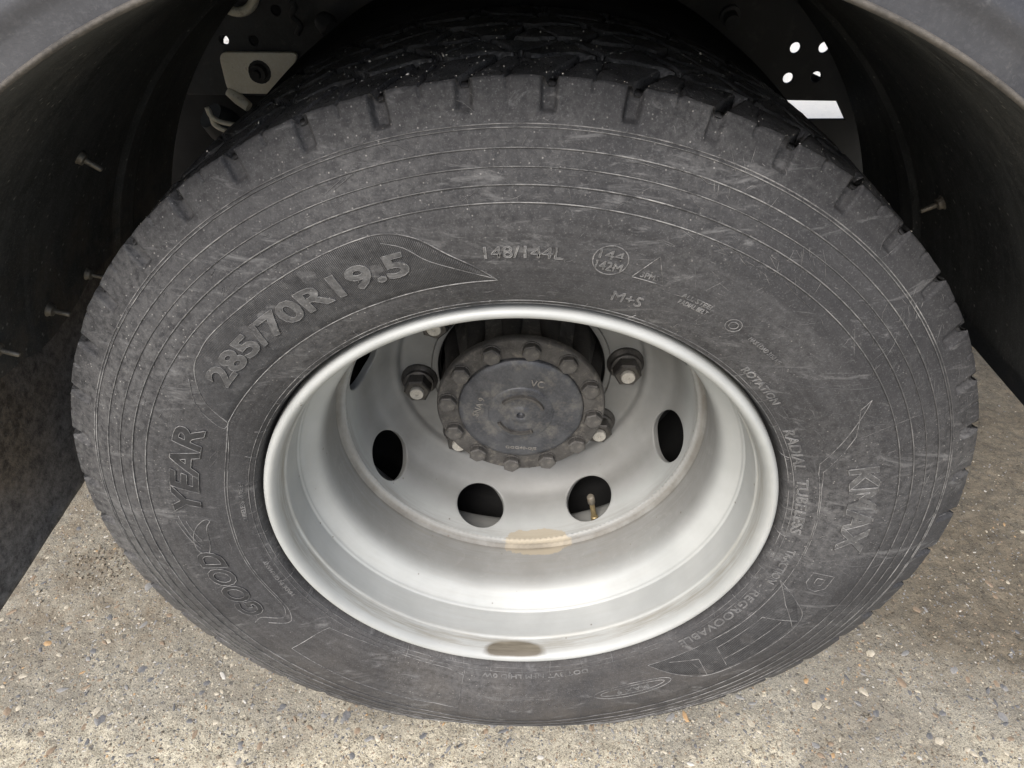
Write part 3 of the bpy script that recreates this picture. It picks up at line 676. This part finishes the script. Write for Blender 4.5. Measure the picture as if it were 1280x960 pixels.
for k in range(8):
    a = R(7+45*k); p_ = (.1375*math.cos(a), .2620, .1375*math.sin(a)+ZC)
    if nut0 is None:
        nut0 = mk('wheel_nut', *nut_mesh(), M_nut, wheel, True, p_, 32); st0 = mk('stud_end', *stud_mesh(), M_stud, nut0, True, p_, 40)
    else:
        q = nut0.copy(); C.objects.link(q); q.parent = wheel; q.location = Vector(p_)-wp(wheel); q.rotation_euler = (0, random.uniform(0, 1), 0)
        s_ = st0.copy(); C.objects.link(s_); s_.parent = q; s_.location = (0,0,0)

# ---- hub with its round cover
hub = lathe('hub', spline([(.0780,.1850),(.0800,.1832),(.1000,.1832),(.1032,.1842),(.1046,.1870),(.1046,.1930),(.1030,.1960)],4).tolist()+[(.0955,.1962),(.0900,.1975),(.0885,.2150),(.0900,.2350),(.0960,.2550),(.1000,.2750),(.1040,.3000)], M_hub, wheel, 192, sharp=40)
V, F = [], []
for k in range(12):                            # cast bosses between cover and wheel flange
    a = R(83.2-30*k+15); cx, cz = .091*math.cos(a), .091*math.sin(a); n = 14; b = len(V)
    for y, r_ in ((.1965,.0095),(.215,.0105),(.240,.0130),(.262,.0165),(.300,.018)): V += [(cx+r_*math.cos(2*math.pi*j/n), y, cz+r_*math.sin(2*math.pi*j/n)) for j in range(n)]
    for i in range(4): F += [(b+i*n+j, b+i*n+(j+1)%n, b+(i+1)*n+(j+1)%n, b+(i+1)*n+j) for j in range(n)]
mk('casting_rib', V, F, M_hubk, hub)
lathe('hub_body', [(.0860,.1968),(.0880,.2150),(.0895,.2350),(.0950,.2560),(.0990,.2760),(.103,.31)], M_hubk, hub, 128)
cap = lathe('hub_cap', spline([(.0778,.1860),(.0772,.1812),(.0745,.1790),(.0700,.1775),(.060,.1762),(.0480,.1752),(.0410,.1748),(.0390,.1738),(.0340,.1728),(.0240,.1722),(.0150,.1722),(.0105,.1705),(.0075,.1698),(.0050,.1702),(.0042,.1760),(.0002,.1790)], 4).tolist(), M_cap, hub, 160)
def ring_arc(r0, r1, a0, a1, y0, y1, n=24):    # raised curved bar with softened edges
    V, F = [], []; pr = [(r0, y1), (r0+.0012, y0), (r1-.0012, y0), (r1, y1)]
    for i in range(n+1):
        a = R(a0+(a1-a0)*i/n); V += [(r_*math.cos(a), y, r_*math.sin(a)) for r_, y in pr]
    for i in range(n):
        for j in range(3): F.append((i*4+j, (i+1)*4+j, (i+1)*4+j+1, i*4+j+1))
    F += [(0,1,2,3), (n*4+3, n*4+2, n*4+1, n*4)]
    return V, F
for a0, a1, rr0 in ((20,140,.0255), (205,300,.0270)):
    V, F = ring_arc(rr0, rr0+.0055, a0, a1, .1688, .1735); mk('cast_crescent', V, F, M_hub, cap, True, sharp=35)
def cap_text(body, cx, cz, height, width, rot, y=.1745):
    me = text_mesh(body, height, width, 0, .01)
    bm = bmesh.new(); bm.from_mesh(me); g = bmesh.ops.extrude_face_region(bm, geom=bm.faces[:]); 
    bmesh.ops.translate(bm, verts=[v for v in g['geom'] if isinstance(v, bmesh.types.BMVert)], vec=(0,0,.0016)); bm.to_mesh(me); bm.free()
    me.transform(Matrix.Translation((cx, y+.0014, cz)) @ Matrix.Rotation(rot, 4, 'Y') @ Matrix(((1,0,0,0),(0,0,-1,0),(0,1,0,0),(0,0,0,1))))
    me.materials.append(M_dust); me.name = 'cast_lettering'; link(bpy.data.objects.new('cast_lettering', me), cap)
cap_text('VC', .0190, .0460, .0100, .0165, R(8)); cap_text('SNA 9', -.0520, .0080, .0080, .030, R(-72), .1750); cap_text('GGG40-GJS', .0015, -.0600, .0060, .040, R(3), .1758)
def bolt_mesh():
    V = hexring(.0116,0)+hexring(.0116,-.0088)+hexring(.0098,-.0102); F = [(i*6+j, i*6+(j+1)%6, (i+1)*6+(j+1)%6, (i+1)*6+j) for i in range(2) for j in range(6)]; F.append(tuple(12+j for j in range(6)))
    n = 20; b = len(V)
    for r_, y in ((.0120,0),(.0120,-.0016),(.0108,-.0020)): V += [(r_*math.cos(2*math.pi*j/n), y, r_*math.sin(2*math.pi*j/n)) for j in range(n)]
    for i in range(2): F += [(b+i*n+j, b+i*n+(j+1)%n, b+(i+1)*n+(j+1)%n, b+(i+1)*n+j) for j in range(n)]
    b = len(V)
    for r_, y in ((.0088,-.0100),(.0087,-.0108),(.0078,-.0110),(.0001,-.0104)): V += [(r_*math.cos(2*math.pi*j/n), y, r_*math.sin(2*math.pi*j/n)) for j in range(n)]
    for i in range(3): F += [(b+i*n+j, b+i*n+(j+1)%n, b+(i+1)*n+(j+1)%n, b+(i+1)*n+j) for j in range(n)]
    return V, F
b0 = None
for k in range(12):
    a = R(83.2-30*k); p_ = (.0910*math.cos(a), .1832, .0910*math.sin(a)+ZC)
    if b0 is None: b0 = mk('cover_bolt', *bolt_mesh(), M_hub, hub, True, p_, 35); q = b0
    else: q = b0.copy(); C.objects.link(q); q.parent = hub; q.location = Vector(p_)-wp(hub)
    q.rotation_euler = (0, random.uniform(0, 1), 0)

# grit lying on the tread
V, F = [], []
def pebble(c, s, rnd=random):
    b = len(V); ax_ = Vector((rnd.gauss(0,1), rnd.gauss(0,1), rnd.gauss(0,1))).normalized(); q = ax_.to_track_quat('Z','Y')
    base = [(1,0,0),(-1,0,0),(0,1,0),(0,-1,0),(0,0,.6),(0,0,-.6)]
    for v in base: V.append(tuple(Vector(c)+q @ (Vector(v)*s*rnd.uniform(.6,1.2))))
    for t in ((0,2,4),(2,1,4),(1,3,4),(3,0,4),(2,0,5),(1,2,5),(3,1,5),(0,3,5)): F.append(tuple(b+i for i in t))
for _ in range(620):
    th = R(random.gauss(95, 30)); y = abs(random.gauss(0, .075))+.002
    if y > .22: continue
    r_ = .4402+.0035*(1-((y-.116)/.1144)**2)-float(groove(np.array(th), np.array(.44), np.array(y)))
    pebble(S(r_+.0002, th, y), random.choice((.0003,.0004,.0005,.0006)) if random.random() < .97 else .0014)
gr_ = mk('grit', V, F, M_grit, tyre, False); gr_['kind'] = 'stuff'

# ---------------------------------------------------------------- inner wheel of the pair and the brake drum
iw = thing('inner_wheel', 'black inner twin wheel half hidden behind the deep silver rim', 'wheel', (0,.41,0))
ip = [(r_, y+.294) for r_, y in zip(rs_[::4], prof(rs_[::4]))]; ipb = [(r_, .820-y) for r_, y in ip][::-1]
lathe('tyre', ip+[(.443,.41)]+ipb, M_soot, iw, 160)
lathe('rim', [(r_, .526-y+.03) for r_, y in rimp][::2], M_gray, iw, 160)
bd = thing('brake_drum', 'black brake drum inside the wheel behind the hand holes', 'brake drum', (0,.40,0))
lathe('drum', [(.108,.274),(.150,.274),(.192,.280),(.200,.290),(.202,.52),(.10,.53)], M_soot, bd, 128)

# ---------------------------------------------------------------- mudguard
CX = -.012
mg = thing('mudguard', 'black curved plastic mudguard arching over the wheel', 'mudguard', (0,.2,0))
lip_in = .5305
def arch(name, prof_, mat, a0, a1, n=220, dense=.006, wob=True):
    pr = np.array(prof_, float); d = np.r_[0, np.cumsum(np.hypot(*np.diff(pr, axis=0).T))]; t = np.unique(np.r_[d, np.arange(0, d[-1], dense)])
    pr = np.c_[np.interp(t, d, pr[:,0]), np.interp(t, d, pr[:,1])]; th = np.linspace(a0, a1, n)[:,None]
    P = np.stack([CX+pr[None,:,0]*np.cos(th), pr[None,:,1]+0*th, pr[None,:,0]*np.sin(th)], -1)
    if wob: P = P*(1+.0022*vnoise(P, 5, 3)[...,None])
    return mk(name, P.reshape(-1,3), grid_faces(n, len(pr), False), mat, mg)
A0, A1 = R(13.6), R(168.2)
liner = arch('liner', [(lip_in,-.0995),(.5300,-.09),(.5300,.315),(.5278,.321),(.5255,.326),(.5255,.366),(.5278,.371),(.5300,.377),(.5300,.505),(.534,.507),(.536,.500)], MG, A0, A1)
arch('edge_trim', spline([(.5300,-.094),(.5292,-.0990),(.5300,-.1008),(.5312,-.1014),(.5324,-.1008),(.5330,-.0985)],4).tolist(), M_lip, A0, R(172), 400, .002)
arch('outer_skin', spline([(.5330,-.0985),(.5450,-.0975),(.5560,-.0990),(.5670,-.0935),(.5740,-.0930),(.5900,-.0900),(.6080,-.0800),(.6200,-.0600),(.6260,-.0300)],5).tolist()+[(.627,.1),(.627,.30),(.627,.505)], MK, A0+R(12), R(172))
arch('end_strip', [(.5290,-.098),(.5262,-.09),(.5262,.40),(.5290,.41)], M_black, A0-R(.4), A0+R(2.1), 12)
# closing face at the right-hand end, seen as the thickness of the guard
e = [(.5325,-.0985,A0),(.6200,-.0600,A0+R(12)),(.627,.505,A0+R(12)),(.5325,.505,A0)]
mk('end_face', [(CX+r_*math.cos(q), y, r_*math.sin(q)) for r_, y, q in e], [(0,1,2,3)], M_black, mg, False)
def screw(px, az, name='screw'):
    c = Vector(px); nrm = Vector((CX-c.x, 0, -c.z)).normalized()
    w_ = rod(name, c-nrm*.003, c+nrm*.0225, [(0,.0085),(.10,.0085),(.15,.0070),(.32,.0062),(.36,.0030),(.95,.0028),(1,.0018)], M_screw, mg)
    return w_
for c in ((-.437,.194,.300),(-.506,.067,.157),(-.510,.163,.142),(-.511,.249,.139),(.464,.248,.257)): 
    c = Vector(c); v = Vector((c.x-CX, 0, c.z)); v = v.normalized()*.5300; screw((CX+v.x, c.y, v.z), 0)

# mud flap below the left end of the guard
mf = thing('mud_flap', 'mud-caked dark rubber flap hanging below the left end of the mudguard', 'mud flap', (-.54,.2,.34))
ny, nz = 90, 40; Y = np.linspace(-.10,.52,ny); Z = np.linspace(.135,-.0755,nz)
P = np.stack([-.5265-.010*((.135-Z)/.21)[None,:]+0*Y[:,None], Y[:,None]+0*Z[None,:], Z[None,:]+0*Y[:,None]], -1)
P[...,0] += vnoise(P, 9, 5)*.004+vnoise(P, 40, 6)*.0008; P[...,2] += -.02*(np.clip(Y,0,1)[:,None]*0)+.0015*vnoise(P, 14, 8)
P2 = P.copy(); P2[...,0] -= .006
Vf = np.vstack([P.reshape(-1,3), P2.reshape(-1,3)]); f1 = grid_faces(ny, nz, False); f2 = f1[:, ::-1]+ny*nz
edge = [(i*nz+nz-1, (i+1)*nz+nz-1, (i+1)*nz+nz-1+ny*nz, i*nz+nz-1+ny*nz) for i in range(ny-1)]+[(j, j+1, j+1+ny*nz, j+ny*nz) for j in range(nz-1)]
mk('flap', Vf, np.vstack([f1, f2, np.array(edge)]), MF, mf)

# ---------------------------------------------------------------- chassis plates behind the wheel
cp = thing('chassis_plate', 'dark chassis plate with a cream bracket bolted on, left above the tyre', 'bracket plate', (-.38,.57,.68))
plate('plate', rounded([(-.490,.262),(-.470,.290),(-.380,.415),(-.36,.56),(-.20,.56),(-.20,.262)], .004), [circ(-.418,.334,.0078), circ(-.377,.334,.0080), circ(-.339,.3720,.0080)], .560, .008, M_gray, cp)
plate('bracket', rounded([(-.4230,.268),(-.4240,.3200),(-.3140,.3210),(-.3550,.268)], .012, 6), [], .548, .007, M_beige, cp)
rod('bracket_foot', (-.4235,.5515,.2690), (-.3960,.5420,.2500), [(0,.007),(.5,.0085),(1,.007)], M_beige, cp)
bt = rod('bolt', (-.3725,.549,.2965), (-.3725,.528,.2965), [(0,.0155),(.15,.0155),(.16,.0115),(.70,.0110),(.72,.0060),(1,.0055)], M_black, cp)
hk = []
for dz, dy in ((0,0), (-.013,.004)):
    q = spline([(-.455,.250),(-.452,.238),(-.440,.230),(-.420,.226),(-.395,.222)], 6); hk.append([(a, .538+dy, b+dz*(1 if i > 4 else .3)) for i, (a, b) in enumerate(q)])
V, F = tubes(hk, .0035, 8); mk('hook', V, F, M_beige, cp)
V, F = tubes([[( -.385+.028*math.cos(a), .545, .400+.028*math.sin(a)) for a in np.linspace(R(-150), R(60), 24)]], .0062, 8); mk('pipe_clip', V, F, M_beige, cp)
rod('rubber_pad', (-.462,.560,.232), (-.430,.600,.175), [(0,.02),(.3,.026),(1,.026)], M_gray, cp)
lw = thing('lower_gusset', 'slanted black gusset plate under the cream bracket', 'gusset plate', (-.53,.62,.5))
plate('plate', [(-.62,.40),(-.25,.40),(-.36,.06),(-.62,.06)], [circ(-.4415,.312,.012)], .640, .006, M_soot, lw)
pp = thing('perforated_plate', 'black plate with four round holes and a pale slot, right above the tyre', 'bracket plate', (.40,.58,.62))
hr = .0086
plate('plate', rounded([(.18,.02),(.18,.58),(.385,.58),(.385,.42),(.62,.42),(.62,.02)], .004), [circ(.3725,.3320,hr), circ(.4120,.3330,hr), circ(.3725,.2920,hr), circ(.4115,.2945,hr), [(.340,.2630),(.4510,.2630),(.4720,.2350),(.330,.2320)]], .580, .006, M_black, pp)
plate('doubler', [(.395,.300),(.440,.283),(.440,.270),(.395,.270)], [], .592, .004, M_black, pp)
rod('bolt', (.252,.50,.387), (.252,.478,.382), [(0,.013),(.3,.013),(.32,.009),(1,.009)], M_gray, pp)
rail = thing('chassis_rail', 'black chassis rail running behind the wheels above the tyre', 'chassis rail', (0,.70,.86))
def box(x0,x1,y0,y1,z0,z1):
    V = [(x,y,z) for x in (x0,x1) for y in (y0,y1) for z in (z0,z1)]
    return V, [(0,1,3,2),(4,6,7,5),(0,4,5,1),(2,3,7,6),(0,2,6,4),(1,5,7,3)]
mk('rail', *box(-2.4,2.4,.66,.74,.40,.66), M_black, rail, False)
mk('shade_box', *box(-.30,.30,.62,1.3,.02,.39), M_black, rail, False)  # plain box added below the rail to keep the gap dark
nb = rod('cable_clamp', (-.262,.500,.372), (-.248,.485,.366), [(0,.012),(.5,.014),(1,.009)], M_gray, rail)
V, F = tubes([[(-.30+.004*math.sin(i), .50+.002*i, .395-.004*i) for i in range(12)]], .004, 6); mk('cable', V, F, M_gray, rail)
axl = thing('axle', 'black axle tube behind the brake drum', 'axle', (0,1.2,.42))
rod('tube', (0,.53,0), (0,1.9,0), [(0,.075),(.3,.075),(.4,.14),(.6,.14),(.7,.075),(1,.075)], M_black, axl, 24)
bed = thing('shade_truck_bed', 'unseen truck bed added above the mudguard to shade the ground beneath', 'truck bed', (0,1.1,1.1))  # bed out of view, added and sized to cast shade under the truck
mk('floor', *box(-3.2,3.2,.00,1.70,.80,.88), M_black, bed, False)
mk('side_board', *box(-3.2,3.2,-.03,0,.78,1.2), M_gray, bed, False)

# ---------------------------------------------------------------- ground
def axis(lo, hi, step, far):
    a = list(np.arange(lo, hi, step)); s = step
    while a[-1] < far: s *= 1.25; a.append(a[-1]+s)
    s = step
    while a[0] > -far: s *= 1.25; a.insert(0, a[0]-s)
    return np.array(a)
gx, gy = axis(-.95, 1.3, .0042, 60), axis(-.20, 1.15, .0042, 60)
GXm, GYm = np.meshgrid(gx, gy, indexing='ij'); P = np.stack([GXm, GYm, 0*GXm], -1)
near = np.clip(1.5-np.maximum(np.abs(GXm-.2)-1.1, np.abs(GYm-.5)-.65)*4, 0, 1)
hz = (.0016*vnoise(P, 14, 1)+.0011*vnoise(P, 45, 2)+.0011*vnoise(P, 105, 3)-.0022*np.clip(vnoise(P, 70, 4)-.45, 0, 1)*2)
P[...,2] = hz*near-.0016
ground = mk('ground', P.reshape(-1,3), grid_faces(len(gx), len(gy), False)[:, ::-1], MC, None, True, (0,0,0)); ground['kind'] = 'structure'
jt = [(x, .965+.01*math.sin(x*9)+.004*math.sin(x*41)) for x in np.linspace(.55, 2.2, 90)]
Vj = []
for i, (x, y) in enumerate(jt): w_ = .007+.003*math.sin(i*1.7); Vj += [(x, y-w_, .0035), (x, y+w_, .0035)]
jo = mk('slab_joint', Vj, [(2*i, 2*i+2, 2*i+3, 2*i+1) for i in range(len(jt)-1)], M_hubk, None, True, (0,0,0)); jo['kind'] = 'structure'

# stones showing in the concrete
def cam_px(pt):
    v = Vector(pt)-M4.translation; z = v.dot(cf); return (512+710.4*v.dot(cr)/z, 384-710.4*v.dot(cu)/z)
def visible(x, y):
    u, v = cam_px((x, y, 0)); return -5 < u < 1029 and -5 < v < 773
def blocked(x, y):                             # behind tyre or flap as seen from the camera
    c = M4.translation; d = Vector((x, y, 0))-c
    t = (0-c.y)/d.y if d.y > 1e-6 else 9
    if t < 1:
        q = c+d*t
        if math.hypot(q.x, q.z-ZC) < .432: return True
    if d.x < 0:
        t = (-.53-c.x)/d.x
        if t < 1 and (c+d*t).z > ZC-.075: return True
    return False
def gz(x, y): 
    i, j = np.searchsorted(gx, x), np.searchsorted(gy, y); return float(P[min(i,len(gx)-1), min(j,len(gy)-1), 2])
def stone_geo(L, W, H, rnd):
    n = rnd.choice((6,7,8,9)); V = []; F = []
    ang = sorted((2*math.pi*i/n+rnd.uniform(-.22,.22)) for i in range(n)); rad = [rnd.uniform(.72,1.08) for _ in range(n)]
    for s_, z in ((1.,-H), (.97,.15*H), (.62,H)): V += [(L*s_*rad[i]*math.cos(a), W*s_*rad[i]*math.sin(a), z+(rnd.uniform(-.2,.2)*H if z > 0 else 0)) for i, a in enumerate(ang)]
    for k in range(2): F += [(k*n+i, k*n+(i+1)%n, (k+1)*n+(i+1)%n, (k+1)*n+i) for i in range(n)]
    F.append(tuple(2*n+i for i in range(n))); return V, F
shapes = {}
rs = random.Random(5); count = 0; tries = 0
while count < 290 and tries < 20000:
    tries += 1; x, y = rs.uniform(-.85, 1.0), -.12+abs(rs.gauss(0, .20))
    if not visible(x, y) or blocked(x, y): continue
    big_ = rs.random() < .16; sz = rs.choice((0,1,2,3,4,5)); mi = rs.choices(range(6), (24,30,20,18,4,2))[0]
    if (sz, mi) not in shapes:
        asp = rs.uniform(.35,.85); me_ = stone_geo(.0062, .0062*asp, .0010, rs); m0 = bpy.data.meshes.new('stone'); m0.from_pydata(*[list(me_[0]), [], me_[1]]); m0.materials.append(STM[mi]); m0.update(); m0.polygons.foreach_set('use_smooth', [True]*len(m0.polygons)); m0.set_sharp_from_angle(angle=R(50)); shapes[(sz, mi)] = m0
    o = bpy.data.objects.new('stone', shapes[(sz, mi)]); C.objects.link(o); o.parent = ground; s_ = rs.uniform(1.15,1.7) if big_ else rs.uniform(.55,1.1)
    o.location = (x, y, gz(x, y)+.0001); o.rotation_euler = (rs.uniform(-.08,.08), rs.uniform(-.08,.08), rs.uniform(0, 6.3)); o.scale = (s_, s_, .9)
    count += 1
for mi in range(6):                            # finer gravel in the surface, one joined mesh per kind of stone
    V, F = [], []; k = 0
    while k < (700, 1100, 900, 700, 260, 80)[mi]:
        x, y = rs.uniform(-.85, 1.1), -.12+abs(rs.gauss(0, .38)); 
        if not visible(x, y) or blocked(x, y) or (mi in (3, 4) and x > .3 and rs.random() < .75): continue
        v, f = stone_geo(rs.uniform(.0009,.0030), rs.uniform(.0008,.0022), .0006, rs); b = len(V); a = rs.uniform(0, 6.3); z0 = gz(x, y)
        V += [(x+p_[0]*math.cos(a)-p_[1]*math.sin(a), y+p_[0]*math.sin(a)+p_[1]*math.cos(a), z0+p_[2]) for p_ in v]; F += [tuple(i+b for i in t) for t in f]; k += 1
    o = mk('fine_gravel', V, F, STM[mi], ground, False, (0,0,0)); o['kind'] = 'stuff'

# loose crumbs of earth and grit on the concrete beside the tyre
V, F = [], []
for _ in range(520):
    if rs.random() < .45: x, y = rs.gauss(-.70, .035), rs.gauss(.25, .03)
    elif rs.random() < .5: x, y = rs.uniform(.45, 1.0), rs.uniform(.02, .6)
    else: x, y = rs.uniform(-.55, .6), rs.gauss(-.03, .025)
    if not visible(x, y) or blocked(x, y): continue
    pebble((x, y, gz(x, y)+.0012), rs.choice((.0012,.0016,.0022,.0034)), rs)
o = mk('loose_crumbs', V, F, simple('earth_crumb', (.10,.08,.058), (.22,.19,.145), .85, 0, 120, 700), None, False, (0,0,0)); o['kind'] = 'stuff'; tag(o, 'loose brown crumbs of earth lying on the concrete around the tyre', 'grit')
